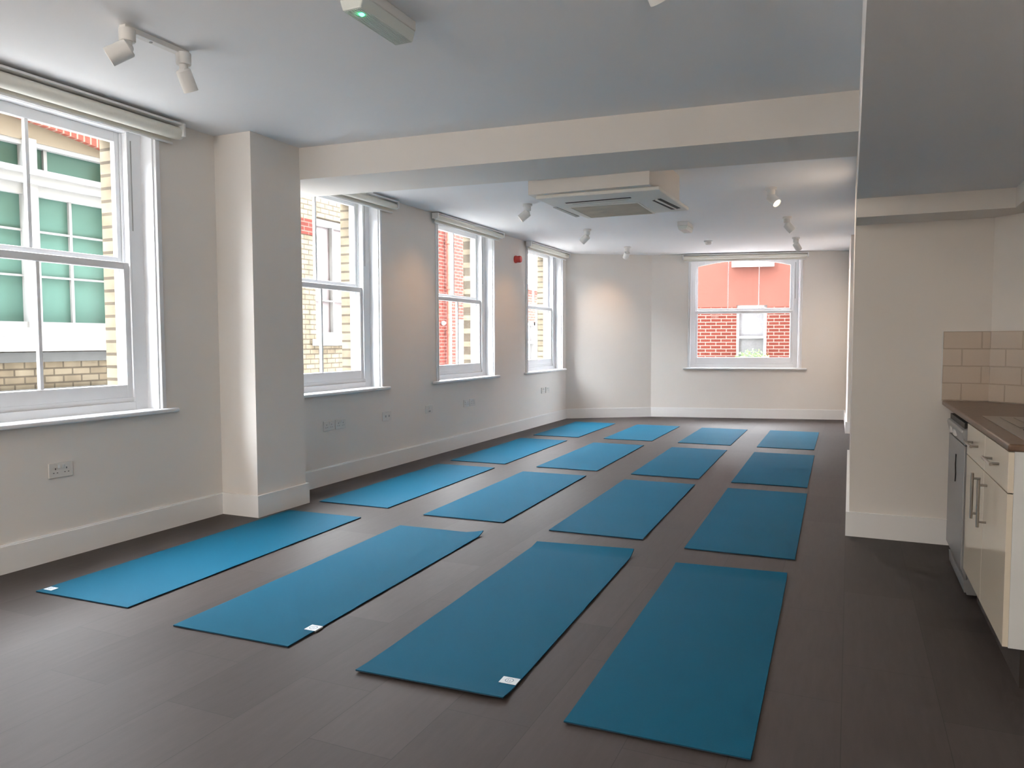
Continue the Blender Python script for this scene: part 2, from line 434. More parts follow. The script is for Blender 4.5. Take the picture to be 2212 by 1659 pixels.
# ------------------------------------------------------------------ roller blinds
def blind(M, u0, u1, ztop, r, label, drop=.02, v=-.062):
    root = empty('roller_blind'); tag(root, label, 'blind', 'roller blinds above the windows')
    m = MB(); m.M = M
    m.box(u0 + .02, u1 - .02, v - r - .008, -.023, ztop - .014, ztop); m.build('head_rail', ALU, root, bevel=.002)
    zc = ztop - .02 - r
    m = MB(); m.M = M
    m.tube((u0 + .02, v, zc), (u1 - .02, v, zc), r, n=28); m.build('fabric_roll', BLIND, root, smooth=True)
    m = MB(); m.M = M
    m.box(u0 + .035, u1 - .035, v + r - .003, v + r, zc - r - drop, zc); m.build('fabric_hem', BLIND, root)
    m = MB(); m.M = M
    m.tube((u0 + .03, v + r - .002, zc - r - drop - .006), (u1 - .03, v + r - .002, zc - r - drop - .006), .009, n=12); m.build('bottom_bar', ALU, root, smooth=True)
    for a, b in ((u0, u0 + .018), (u1 - .018, u1)):
        m = MB(); m.M = M
        m.box(a, b, v - r - .012, -.023, zc - r * .55, ztop); m.tube((a - .003, v, zc), (b + .003, v, zc), r * .9, n=24)
        m.build('bracket', ALU, root, bevel=.002)
    return root
blind(ML, 1.98, 3.735, 2.672, .042, 'cream roller blind over the big left edge window', .012)
blind(ML, 4.70, 6.34, 2.60, .030, 'cream roller blind half hidden under the ceiling beam')
blind(ML, 7.10, 8.80, 2.612, .026, 'white roller blind over the third left window, round end cap visible')
blind(ML, 9.66, 11.26, 2.612, .030, 'white roller blind over the last left window by the corner')
blind(MF, .48, 2.385, 2.606, .030, 'white roller blind over the far end window')

# ------------------------------------------------------------------ yoga mats
def yoga_mat(nl, L, ang, label, near=0., far=0., tagpos=None, w=.62, corner=0.):
    a = math.radians(ang)
    root = empty('yoga_mat', (nl[0], nl[1], 0), -a)
    tag(root, label, 'yoga mat', 'blue yoga mats laid out in rows')
    T = .006; nu, nv = 10, 72
    def lift(s, t):
        z = 0.0012
        d0 = s * L; d1 = (1 - s) * L
        if near and d0 < .10: z += near * ((.10 - d0) / .10) ** 1.6 * (.75 + .5 * t)
        if far and d1 < .12: z += far * ((.12 - d1) / .12) ** 1.6 * (.6 + .8 * t)
        if corner and d1 < .09 and t > .8: z += corner * ((.09 - d1) / .09) ** 1.5 * ((t - .8) / .2) ** 1.3
        z += .0012 * (1 + math.sin(s * 23 + nl[0] * 7)) * .5
        return z
    top = MB(); low = MB()
    for mb, z0, z1 in ((low, 0, T * .62), (top, T * .62, T)):
        vs = []
        for zz in (z0, z1):
            for j in range(nv + 1):
                for i in range(nu + 1):
                    s = j / nv; t = i / nu
                    vs.append((w * t, L * s, zz + lift(s, t)))
        W1 = nu + 1; off = (nv + 1) * W1; fs = []
        for j in range(nv):
            for i in range(nu):
                q = (j * W1 + i, j * W1 + i + 1, (j + 1) * W1 + i + 1, (j + 1) * W1 + i)
                fs.append(tuple(reversed(q))); fs.append(tuple(off + k for k in q))
        for j in range(nv):
            for i in (0, nu):
                fs.append((j * W1 + i, (j + 1) * W1 + i, off + (j + 1) * W1 + i, off + j * W1 + i))
        for i in range(nu):
            for j in (0, nv):
                fs.append((j * W1 + i, j * W1 + i + 1, off + j * W1 + i + 1, off + j * W1 + i))
        mb.add(vs, fs)
    top.build('top_layer', MATB, root, smooth=True)
    o = low.build('underside_layer', MATE, root, smooth=True); o['label'] = 'dark navy underside'
    if tagpos:
        u, s, tw, th = tagpos
        zz = T + .0012 + lift(s / L, u / w)
        m = MB(); m.box(u, u + tw, s, s + th, zz - .0006, zz + .0008)
        m.box(u + tw, u + tw + .0012, s, s + th, zz - T, zz + .0008) if u + tw > w - .004 else None
        o = m.build('sewn_tag', TAGM, root); o['label'] = 'small white tag'
        # ring mark on the tag
        m = MB(); cx, cy = u + tw * .5, s + th * .5; N = 24; r0, r1 = th * .27, th * .33
        vs = [(cx + math.cos(2 * PI * k / N) * r, cy + math.sin(2 * PI * k / N) * r, zz + .0011) for r in (r0, r1) for k in range(N)]
        fs = [(k, (k + 1) % N, N + (k + 1) % N, N + k) for k in range(N)]
        m.add(vs, fs)
        for dx in (-.1, .06): m.box(cx + dx * th - .001, cx + dx * th + .001, cy - th * .15, cy + th * .15, zz + .0009, zz + .0012)
        p = m.build('printed_mark', INK, o); p.parent = o
    return root
MATS = [
    # near left corner, length, turn, label, extras
    ((-3.668, 2.40), 1.935, -1.9, 'blue mat of the nearest row lying against the pillar foot', dict(tagpos=(.012, .03, .055, .04))),
    ((-2.672, 2.345), 1.925, -1.9, 'blue mat of the nearest row with one far corner curled up', dict(tagpos=(.565, .17, .055, .055), corner=.022, w=.615)),
    ((-1.668, 2.285), 1.935, -1.6, 'blue mat of the nearest row with rolled ends and a white tag', dict(tagpos=(.535, .115, .065, .05), near=.007, far=.020, w=.602)),
    ((-.823, 2.245), 1.885, -1.0, 'large looking blue mat at the bottom right, nearest to the kitchen cabinet', dict(near=.003, far=.014, w=.582)),
    ((-3.728, 4.675), 1.92, -1.0, 'blue mat in the second row nearest the windows, just past the pillar', {}),
    ((-2.754, 4.605), 1.92, -1.5, 'blue green mat in the second row, second from the windows', {}),
    ((-1.773, 4.552), 1.95, -1.1, 'blue green mat in the second row, third from the windows', {}),
    ((-.877, 4.475), 1.99, -.9, 'blue grey mat in the second row beside the partition skirting', {}),
    ((-3.763, 6.845), 1.93, -1.2, 'bright blue mat in the third row nearest the windows', {}),
    ((-2.791, 6.826), 1.90, -.8, 'blue mat in the third row, second from the windows', {}),
    ((-1.83, 6.79), 1.915, -.9, 'grey blue mat in the third row, third from the windows', {}),
    ((-.921, 6.745), 1.93, -.6, 'grey blue mat in the third row, furthest from the windows', {}),
    ((-3.777, 9.13), 1.75, -.6, 'bright blue mat in the back row tucked in the far left corner', {}),
    ((-2.823, 9.15), 1.72, -.4, 'blue mat in the back row, second from the left wall', {}),
    ((-1.88, 9.13), 1.70, -.3, 'pale mat in the back row catching light from the far window', {}),
    ((-.963, 9.115), 1.76, -.3, 'grey blue mat in the back row nearest the right wall', {}),
]
for nl, L, ang, label, kw in MATS:
    yoga_mat(nl, L, ang, label, **kw)

# ------------------------------------------------------------------ ceiling fittings
def head(parent, base, dirn, watts, col=(1, .56, .26), lit=False, lens_col=None, size=58, knee=.075, r=.042, L=.105, lamp=True):
    """one cylinder spot hanging from base (a point on the ceiling/track)"""
    b = Vector(base); d = Vector(dirn).normalized()
    m = MB(); m.lathe([(0, 0), (.036, 0), (.036, .05), (.033, .055), (0, .055)], b, (0, 0, -1)); m.build('adapter', SPOTW, parent, smooth=True)
    k = b + Vector((0, 0, -knee))
    m = MB(); m.lathe([(0, 0), (.021, 0), (.021, knee - .045), (0, knee - .045)], b + Vector((0, 0, -.05)), (0, 0, -1))
    m.lathe([(0, -.026), (.018, -.02), (.026, 0), (.018, .02), (0, .026)], k, Vector((d.y, -d.x, .001)) if abs(d.z) < .99 else (1, 0, 0))
    m.build('swivel_joint', SPOTW, parent, smooth=True)
    s = k + d * -.012; e = s + d * L
    hd = MB(); hd.lathe([(0, 0), (r * .86, 0), (r, .006), (r, L), (r - .004, L), (r - .005, L - .012), (0, L - .012)], s, d, n=32)
    h = hd.build('lamp_head', SPOTW, parent, smooth=True)
    m = MB(); m.lathe([(0, 0), (r - .007, 0), (r - .007, .003), (0, .003)], s + d * (L - .012), d, n=28); m.build('lamp_lens', LENS if lit else SPOTW, h)
    if lamp and watts:
        ld = bpy.data.lights.new('spot_beam', 'SPOT'); ld.energy = watts; ld.color = col
        ld.spot_size = math.radians(size); ld.spot_blend = 1; ld.shadow_soft_size = .03
        lo = bpy.data.objects.new('spot_beam', ld); COL.objects.link(lo); lo.parent = parent
        lo.location = e + d * .006; lo.rotation_euler = d.to_track_quat('-Z', 'Y').to_euler()
WATT = 14
t = empty('track_spotlight'); tag(t, 'two headed white track spotlight above the big left window', 'spotlight', 'white ceiling spotlights')
m = MB(); m.box(-3.083, -3.043, 2.50, 2.865, CN - .026, CN); m.build('track', SPOTW, t, bevel=.002)
m = MB(); m.tube((-3.063, 2.655, CN - .029), (-3.063, 2.655, CN - .025), .008, n=16); m.build('fixing_screw', GREYP, t)
head(t, (-3.05, 2.515, CN - .02), (-.62, -.55, -.50), WATT * .6, knee=.085, lit=True)
head(t, (-3.05, 2.835, CN - .02), (-.02, .48, -.86), WATT * .6, knee=.09, lit=True, r=.036)
def single(x, y, dirn, label, lit, watts, size=58):
    lc = (1, .84, .68) if watts > 20 else (1, .56, .26)
    t = empty('spotlight'); tag(t, label, 'spotlight', 'white ceiling spotlights')
    m = MB(); m.lathe([(0, 0), (.05, 0), (.05, .018), (.046, .022), (0, .022)], (x, y, CF), (0, 0, -1)); m.build('ceiling_base', SPOTW, t, smooth=True)
    head(t, (x, y, CF - .015), dirn, watts, lit=lit, size=size, col=lc)
single(-3.0, 7.10, (-.76, -.30, -.66), 'white spotlight between the beam and the third window blind, aimed at the window wall', True, WATT)
single(-3.0, 9.0, (-.76, .03, -.68), 'white spotlight left of the air conditioner, second along the window row', True, WATT)
single(-3.02, 10.92, (-.45, .62, -.68), 'small white spotlight nearest the angled corner wall', True, WATT * .8)
single(-.68, 7.27, (.62, -.42, -.66), 'white spotlight right of the air conditioner with its lens showing', True, 46, 110)
single(-.67, 9.04, (.62, .12, -.72), 'white spotlight midway down the right row, turned away', True, 46, 110)
single(-.69, 10.90, (.42, .45, -.75), 'white spotlight above the right end of the far window blind', True, 46, 110)

def emergency(x, y, z, label, L=.41):
    t = empty('ceiling_emergency_light', (x, y, z)); tag(t, label, 'emergency light', 'ceiling emergency lights')
    m = MB(); m.box(-.062, .062, -L / 2, L / 2, -.045, 0); m.build('base_tray', SPOTW, t, bevel=.006)
    m = MB(); m.prism([(-.060, -.045), (.060, -.045), (.045, -.092), (-.045, -.092)], -L / 2 + .004, L / 2 - .004, 'y')
    df = m.build('diffuser', DIFF, t, bevel=.006)
    m = MB()
    for k in range(-5, 6): m.box(k * .008 - .0012, k * .008 + .0012, -L / 2 + .012, L / 2 - .012, -.094, -.0915)
    m.build('diffuser_ribs', DIFF, df)
    m = MB(); m.box(-.064, -.060, -L / 2 + .02, L / 2 - .02, -.052, -.044); m.build('edge_clip', ALU, t)
    m = MB(); m.lathe([(0, 0), (.011, 0), (.011, .004), (.006, .008), (0, .009)], (.012, -.145, -.0925), (0, 0, -1), n=20); m.build('green_indicator', LED, t, smooth=True)['label'] = 'glowing green indicator'
    return t
emergency(-1.888, 2.825, CN, 'white emergency light with a glowing green indicator at the top edge')
t = emergency(-1.80, 9.05, CF, 'small far white emergency light beyond the air conditioner', .34)
for c in list(t.children):
    if c.name.startswith('green'): bpy.data.objects.remove(c)
t = empty('smoke_detector', (-1.82, 10.75, CF)); tag(t, 'small white smoke detector on the ceiling before the far window', 'smoke detector')
m = MB(); m.lathe([(0, 0), (.06, 0), (.06, .014), (.05, .02), (0, .02)], (0, 0, 0), (0, 0, -1)); m.build('base_ring', SPOTW, t, smooth=True)
m = MB(); m.lathe([(0, .018), (.042, .018), (.042, .042), (.03, .055), (0, .058)], (0, 0, 0), (0, 0, -1)); m.build('sensor_head', PLATE, t, smooth=True)
t = empty('spotlight'); tag(t, 'barely visible spotlight tip at the very top edge of the photo', 'spotlight', 'white ceiling spotlights')
head(t, (-.695, 2.815, CN), (.25, .55, -.72), 10, knee=.11, size=120, col=(1, .84, .66))

def fill_uplight(x, y, zb, watts, label):  # added fill lamps out of view, brightening the near ceiling and beam
    t = empty('added_fill_lamp', (x, y, 0)); tag(t, label, 'fill light')
    m = MB(); m.lathe([(0, 0), (.14, 0), (.14, .012), (.03, .03), (0, .03)], (0, 0, 0), (0, 0, 1)); m.build('base', SPOTW, t, smooth=True)
    m = MB(); m.tube((0, 0, .02), (0, 0, zb), .012); m.build('pole', SPOTW, t, smooth=True)
    m = MB(); m.lathe([(0, 0), (.05, .005), (.14, .06), (.19, .13), (.186, .135), (.13, .068), (.05, .015), (0, .01)], (0, 0, zb), (0, 0, 1)); m.build('bowl_shade', SPOTW, t, smooth=True)
    ld = bpy.data.lights.new('fill_bulb', 'POINT'); ld.energy = watts; ld.color = (1, .94, .86); ld.shadow_soft_size = .05
    lo = bpy.data.objects.new('fill_bulb', ld); COL.objects.link(lo); lo.parent = t; lo.location = (0, 0, zb + .09)
fill_uplight(-2.7, -2.4, 1.70, 430, 'added white fill lamp, out of view on the left behind the camera')
fill_uplight(.62, -1.6, 1.30, 50, 'shorter added white fill lamp, out of view on the kitchen side behind the camera')

# air conditioner
t = empty('air_conditioner', (-1.80, 5.9, CF)); tag(t, 'ceiling cassette air conditioner in a white box behind the beam', 'air conditioner')
def acb(): return MB()
m = MB(); m.box(-.475, .465, -.50, .545, -.262, 0); m.build('boxing', WALL, t)
pz = -.29
m = MB()
m.prism([(-.43, -.46), (.52, -.42), (.545, .545), (-.36, .59)], pz, pz + .028)
panel = m.build('fascia_panel', ACW, t, bevel=.008, seg=3)
def quad(mb, pts, z0, z1): mb.prism(pts, z0, z1)
m = MB(); quad(m, [(-.30, -.02), (.245, .01), (.240, .545), (-.30, .53)], pz - .004, pz + .001); m.build('intake_grille', ACG, t)['label'] = 'tan intake grille'
m = MB()
for a, b, c, dd in ((-.315, -.035, .262, -.012),): 
    quad(m, [(-.318, -.04), (.262, -.01), (.262, .004), (-.318, -.026)], pz - .006, pz)
    quad(m, [(-.318, .535), (.255, .548), (.255, .56), (-.318, .547)], pz - .006, pz)
    quad(m, [(-.318, -.04), (-.304, -.04), (-.304, .54), (-.318, .54)], pz - .006, pz)
    quad(m, [(.247, -.01), (.262, -.01), (.258, .55), (.243, .55)], pz - .006, pz)
m.build('grille_frame', ACW, t)
for pts in ([(-.275, -.225), (.255, -.235), (.255, -.205), (-.275, -.195)], [(-.24, -.170), (.22, -.180), (.22, -.155), (-.24, -.145)],
            [(.375, -.03), (.400, -.045), (.46, .43), (.425, .43)], [(.425, -.075), (.452, -.08), (.505, .40), (.475, .41)]):
    m = MB(); quad(m, pts, pz - .0025, pz + .002); m.build('outlet_slot', SLOT, t)
m = MB(); quad(m, [(-.435, -.07), (-.405, -.07), (-.385, .44), (-.425, .46)], pz - .003, pz + .002); m.build('outlet_flap', GREYP, t)
m = MB(); quad(m, [(-.24, -.196), (.24, -.206), (.24, -.182), (-.24, -.172)], pz - .006, pz); m.build('outlet_vane', ACW, t)
m = MB(); quad(m, [(.402, -.05), (.424, -.065), (.475, .42), (.462, .43)], pz - .006, pz); m.build('outlet_vane', ACW, t)

# ------------------------------------------------------------------ wall fittings
def socket(y, label, kind='double', z=.51, w=.146):
    t = empty('wall_socket' if kind != 'data' else 'data_outlet', (XW, y, z)); tag(t, label, 'socket', 'white outlets low on the window wall')
    m = MB(); m.box(0, .010, 0, w, -.043, .043); m.build('face_plate', PLATE, t, bevel=.003)
    if kind == 'double':
        for c in (w * .27, w * .73):
            m = MB(); m.box(.010, .014, c - .008 + (.02 if c < w / 2 else -.02), c + .008 + (.02 if c < w / 2 else -.02), .010, .032); m.build('rocker', SPOTW, t, bevel=.001)
            m = MB(); m.box(.0095, .0105, c - .0025, c + .0025, .004, .014)
            for dy in (-.011, .011): m.box(.0095, .0105, c + dy - .004, c + dy + .004, -.016, -.012)
            m.build('pin_holes', HOLE, t)
    elif kind == 'data':
        for c in (w * .3, w * .7):
            m = MB(); m.box(.0095, .0110, c - .010, c + .010, -.010, .010); m.build('port', GREYP, t)
    else:
        m = MB(); m.box(.010, .015, w * .5 - .010, w * .5 + .010, .0, .022); m.build('rocker', SPOTW, t, bevel=.001)
        m = MB(); m.box(.0095, .0105, w * .5 - .02, w * .5 + .02, -.030, -.014); m.build('fuse_carrier', GREYP, t)
    return t
socket(2.795, 'white double socket under the big left edge window')
socket(5.243, 'left one of two joined double sockets just past the pillar')
socket(5.408, 'right one of two joined double sockets just past the pillar')
socket(6.150, 'white data plate under the right end of the second window sill', 'data')
socket(6.965, 'white switched outlet plate between the second and third window', 'spur')
socket(7.830, 'left one of the outlet pair under the third window')
socket(7.985, 'right one of the outlet pair under the third window')
socket(10.285, 'left one of the outlet pair under the last left window')
socket(10.455, 'right one of the outlet pair under the last left window')
t = empty('fire_alarm', (XW, 9.35, 2.335)); tag(t, 'red round fire alarm sounder high between the third and last left windows', 'fire alarm')
m = MB(); m.lathe([(0, 0), (.05, 0), (.05, .02), (.046, .025), (0, .025)], (0, 0, 0), (1, 0, 0)); m.build('mounting_base', RED, t, smooth=True)
m = MB(); m.lathe([(0, .02), (.044, .02), (.046, .07), (.042, .085), (.02, .092), (0, .09)], (0, 0, 0), (1, 0, 0)); m.build('sounder_body', RED, t, smooth=True)

# ------------------------------------------------------------------ kitchen
Y0, Y1 = 3.11, 4.125     # cabinet run
XFc = .517               # door front plane
t = empty('base_cabinet', (XFc, Y0, 0)); tag(t, 'cream gloss base cabinet with two drawers over two doors under the worktop', 'cabinet')
def kb(x0, x1, y0, y1, z0, z1): 
    m = MB(); m.box(x0 - XFc, x1 - XFc, y0 - Y0, y1 - Y0, z0, z1); return m
kb(XFc + .022, 1.10, Y0 + .018, Y1, .15, .851).build('carcass', ENDP, t)
kb(XFc + .018, 1.10, Y0, Y0 + .018, .15, .851).build('end_panel', ENDP, t)['label'] = 'pale grey white end panel'
kb(XFc + .06, 1.10, Y0 + .03, Y1, 0, .15).build('plinth', PLINTH, t)
ym = (Y0 + Y1) / 2
def bar(parent, p, q, off=.030, r=.006):
    m = MB(); p = Vector(p); q = Vector(q); dd = (q - p).normalized()
    o_ = Vector((-off, 0, 0))
    m.tube(p + o_ - dd * .022, q + o_ + dd * .022, r, n=14)
    for e in (p, q): m.tube(e, e + o_, r * .8, n=10)
    o = m.build('handle', STEEL, parent, smooth=True); o['label'] = 'steel bar handle'; return o
for ya, yb, hy in ((Y0 + .002, ym - .0015, ym - .085), (ym + .0015, Y1 - .002, ym + .085)):
    dm = kb(XFc, XFc + .018, ya, yb, .152, .700); dobj = dm.build('door', CREAM, t, bevel=.0015)
    bar(dobj, (0, hy - Y0, .505), (0, hy - Y0, .655))
    dm = kb(XFc, XFc + .018, ya, yb, .704, .849); dobj = dm.build('drawer', CREAM, t, bevel=.0015)
    yc = (ya + yb) / 2 - Y0
    bar(dobj, (0, yc - .075, .780), (0, yc + .075, .780))
t = empty('dishwasher', (.508, 4.14, 0)); tag(t, 'silver freestanding dishwasher between the cabinet and the partition', 'dishwasher')
m = MB(); m.box(.03, .58, 0, .60, .02, .845); m.build('body', SILV, t)
m = MB(); m.prism([(0, .14), (0, .735), (.028, .735), (.028, .09), (.02, .095)], .0, .60, 'y'); m.build('front_door', SILV, t, bevel=.004)
m = MB(); m.prism([(.002, .74), (-.012, .80), (-.008, .812), (.028, .82), (.028, .74)], 0, .60, 'y'); cp = m.build('control_panel', SILV, t, bevel=.003)
m = MB(); m.prism([(.004, .815), (.004, .842), (.028, .842), (.028, .815)], .04, .60, 'y'); m.build('handle_recess', DARK, t)
for ya, yb in ((.42, .47), (.26, .32)):
    m = MB(); m.box(-.0125, -.002, ya, yb, .755, .785); m.build('button', ALU, cp)
m = MB(); m.prism([(.018, .03), (.014, .09), (.03, .09), (.03, .03)], .0, .59, 'y'); m.build('kick_plate', SILV, t)
m = MB(); m.prism([(.27, .66), (.285, .66), (.278, .60), (.262, .565), (.275, .52), (.288, .52), (.28, .57), (.298, .61)], -.004, 0, 'x'); m.build('dark_motif', DARK, t)['label'] = 'small dark wavy mark'
# worktop
m = MB(); m.prism([(.513, 3.10), (.513, 5.188), (.752, 5.188), (1.155, 4.75), (1.155, 3.10)], .8515, .8785)
o = m.build('worktop', WORK, None, bevel=.008, seg=3); tag(o, 'dark brown kitchen worktop running back to the partition', 'worktop')
t = empty('sink_drainer', (.58, 3.22, .8785)); tag(t, 'steel sink drainer let into the brown worktop', 'sink')
m = MB(); m.box(0, .48, 0, .95, 0, .004); m.build('drainer_plate', STEEL, t, bevel=.002)
for k in range(7):
    m = MB(); m.box(.06 + k * .055, .075 + k * .055, .42, .88, .004, .007); m.build('drainer_ridge', STEEL, t, bevel=.002)
m = MB(); m.box(.06, .42, .05, .36, .004, .0055); m.build('bowl_recess', SLOT, t)
# tiled splashback and trim
D0 = Vector((.757, YP, 0)); D1 = Vector((1.165, 4.76, 0)); de = (D1 - D0).normalized(); dn = Vector((de.y, -de.x, 0))
dn = dn if dn.y < 0 else -dn
def tiles(name, M, L, label):
    m = MB(); m.box(0, L, 0, .009, 0, .414); o = m.build(name, TILE); o.matrix_world = M; struct(o, label, 'tiles'); return o
tiles('trim_tiles', frame_matrix(Vector((.512, YP - .009, .8785)), Vector((1, 0, 0)), Vector((0, 1, 0))), .243, 'glossy beige metro tiles on the partition behind the worktop')
tiles('trim_tiles', frame_matrix(D0 + dn * .009 + de * .004 + Vector((0, 0, .8785)), de, -dn), .595, 'glossy beige metro tiles on the angled kitchen wall')
m = MB(); m.box(.506, .512, YP - .011, YP - .0005, .8785, 1.296); m.box(.512, .755, YP - .011, YP - .0005, 1.2925, 1.296)
o = m.build('trim_tile_edge', SPOTW); struct(o, 'thin white edge trim round the beige tiles', 'trim')

# ------------------------------------------------------------------ outside: opposite side of the street
XO = -8.3
o = MB().box(-30, 20, -30, 45, -.55, -.3).build('ground', PAVING); struct(o, 'unseen street surface below the windows, made pale to bounce light', 'street')  # level raised so more skylight bounces up through the windows

bd = empty('brick_building', (XO, 0, -.3)); tag(bd, 'yellow brick building across the street with big green glazing', 'building')
BZ = .3
def bp(): 
    m = MB(); m.M = Matrix.Translation((0, 0, BZ)); return m
GW = (2.55, 6.62)
m = bp()
m.box(-.5, 0, -26, GW[0], -BZ, HOPP); m.box(-.5, 0, GW[0], GW[1], -BZ, 1.14); m.box(-.5, 0, GW[0], GW[1], 4.0, HOPP)
m.box(-.5, 0, GW[1], 10.40, -BZ, HOPP); m.box(-.5, 0, 10.40, 11.75, -BZ, 1.16); m.box(-.5, 0, 10.40, 11.75, 3.35, HOPP)
m.box(-.5, 0, 11.75, 12.6, -BZ, HOPP); m.box(-.5, -.22, GW[0], GW[1], 1.1, 4.0); m.box(-.5, -.3, 10.4, 11.75, 1.1, 3.4)
m.build('brick_wall', YBRICK, bd)
# arch over the green glazing
yc, zs, rise, hw = (GW[0] + GW[1]) / 2, 3.53, .19, (GW[1] - GW[0]) / 2
N = 20
def az(y): return zs + rise * (1 - ((y - yc) / hw) ** 2)
m = bp()
for i in range(N):
    ya = GW[0] + (GW[1] - GW[0]) * i / N; yb = GW[0] + (GW[1] - GW[0]) * (i + 1) / N
    m.prism([(ya, az(ya)), (yb, az(yb)), (yb, 4.01), (ya, 4.01)], -.20, .01, 'x')
m.build('brick_arch', REDARCH, bd)
m = bp()
for i in range(N):
    ya = GW[0] + (GW[1] - GW[0]) * i / N; yb = GW[0] + (GW[1] - GW[0]) * (i + 1) / N
    m.prism([(ya, 3.47), (yb, 3.47), (yb, az(yb)), (ya, az(ya))], -.19, -.06, 'x')
m.build('fascia_board', CREAMF, bd)
wf = bp()
wf.box(-.18, -.02, GW[0], GW[1], 3.0, 3.17); wf.box(-.18, .03, GW[0], GW[1], 3.10, 3.15)
wf.box(-.18, -.08, GW[0], GW[1], 2.88, 3.0); wf.box(-.18, -.07, GW[0], GW[1], 3.42, 3.48); wf.box(-.18, -.06, GW[0], GW[1], 1.40, 1.47)
cols = [GW[0], 3.55, 4.55, 5.51, GW[1] - .07]
for y in (2.56, 3.56, 4.55, 5.51, 6.55): wf.box(-.18, -.05, y, y + .155, 1.4, 3.5)
frm = wf.build('window_frame', WSTONE, bd)
for k, (ya, yb) in enumerate(((2.715, 3.56), (3.715, 4.55), (4.705, 5.51), (5.665, 6.55))):
    g = bp(); g.box(-.16, -.15, ya, yb, 1.47, 2.88); g.box(-.16, -.15, ya, yb, 3.17, 3.42)
    gg = g.build('glass_light', TEAL, frm)
    g = bp(); c = (ya + yb) / 2 - .02
    g.box(-.15, -.115, c - .016, c + .016, 1.47, 2.88); g.box(-.15, -.115, ya + .12, ya + .16, 3.17, 3.42)
    for z in (1.985, 2.49): g.box(-.15, -.12, ya, yb, z - .011, z + .011)
    g.build('glazing_bar', WSTONE, frm)
m = bp(); m.box(-.2, .10, GW[0] - .1, GW[1] + .08, 1.31, 1.40); m.box(-.2, .06, GW[0] - .1, GW[1] + .08, 1.14, 1.31); m.build('stone_sill', WSTONE, bd)
m = bp(); m.box(-.1, .03, GW[0] - .4, 7.2, 1.02, 1.13); m.box(-.1, .08, GW[0] - .4, 9.9, .50, .72); m.build('ledge', SLATE, bd)
m = bp(); m.box(-.05, .012, 6.62, 10.42, 3.02, 3.28); m.build('red_band', RBRICK, bd)
# small sash window further along
w = bp()
w.box(-.3, -.1, 10.40, 10.50, 1.28, 3.35); w.box(-.3, -.1, 11.65, 11.75, 1.28, 3.35); w.box(-.3, -.1, 10.5, 11.65, 3.25, 3.35); w.box(-.3, -.1, 10.5, 11.65, 1.28, 1.40)
w.box(-.26, -.12, 10.5, 11.65, 2.22, 2.28); w.box(-.26, -.14, 10.5, 11.65, 1.945, 1.965); w.box(-.26, -.14, 11.06, 11.09, 1.4, 3.25)
fr = w.build('window_frame', WSTONE, bd)
g = bp(); g.box(-.22, -.21, 10.5, 11.65, 1.4, 3.25); g.build('window_pane', NETP, fr)
m = bp(); m.box(-.3, .10, 10.30, 11.85, 1.17, 1.28); m.build('stone_sill', WSTONE, bd)

rd = empty('brick_building', (XO, 12.6, -.3)); tag(rd, 'tall red brick building with a drainpipe, outside the third left window', 'building')
def rp():
    m = MB(); m.M = Matrix.Translation((0, -12.6, BZ)); return m
m = rp()
m.box(-.6, 0, 12.6, 15.45, -BZ, HOPP); m.box(-.6, 0, 15.45, 16.5, -BZ, .35); m.box(-.6, 0, 15.45, 16.5, 1.75, HOPP); m.box(-.6, 0, 16.5, 17.6, -BZ, HOPP); m.box(-.6, -.25, 15.45, 16.5, .3, 1.8)
m.build('brick_wall', RBRICK, rd)
m = rp(); m.tube((.09, 14.93, -BZ), (.09, 14.93, HOPP), .055, n=14)
for z in (.4, 1.4, 2.4, 3.4, 4.4): m.tube((.09, 14.93, z), (.09, 14.93, z + .06), .075, n=14)
m.build('drainpipe', PIPE, rd, smooth=True)
w = rp(); w.box(-.2, -.06, 15.45, 15.56, .35, 1.75); w.box(-.2, -.06, 16.39, 16.5, .35, 1.75); w.box(-.2, -.06, 15.5, 16.45, 1.66, 1.75); w.box(-.2, -.06, 15.5, 16.45, 1.0, 1.06); w.box(-.2, .1, 15.4, 16.55, .28, .36)
fr = w.build('window_frame', WSTONE, rd)
g = rp(); g.box(-.17, -.16, 15.5, 16.45, .35, 1.7); g.build('window_pane', NETC, fr)
m = rp(); m.lathe([(0, 0), (.04, 0), (.05, .04), (.03, .08), (0, .09)], (.01, 14.74, 1.64), (1, 0, 0)); m.build('wall_lamp', WSTONE, rd, smooth=True)

lb = empty('brick_building', (XO, 17.6, -.3)); tag(lb, 'low red building under the white sky outside the last left window', 'building')
def lp():
    m = MB(); m.M = Matrix.Translation((0, -17.6, BZ)); return m
m = lp(); m.box(-.6, 0, 17.6, 18.9, -BZ, 2.7); m.box(-.6, 0, 18.9, 20.5, -BZ, .25); m.box(-.6, 0, 18.9, 20.5, 1.78, 2.7); m.box(-.6, 0, 20.5, 30, -BZ, 2.7); m.box(-.6, -.3, 18.9, 20.5, .2, 1.8)
m.build('brick_wall', RBRICK, lb)
m = lp(); m.box(-.7, .15, 17.6, 30, 2.66, 2.80); m.build('roof_edge', ROOF, lb)
w = lp(); w.box(-.25, -.08, 18.9, 19.02, .25, 1.78); w.box(-.25, -.08, 20.3, 20.5, .25, 1.78); w.box(-.25, -.08, 19, 20.4, 1.68, 1.78); w.box(-.25, -.05, 19, 20.4, 1.16, 1.23); w.box(-.25, .4, 18.8, 20.6, .18, .26)
fr = w.build('window_frame', WSTONE, lb)
g = lp(); g.box(-.2, -.19, 19, 20.4, .25, 1.7); g.build('window_pane', NETC, fr)

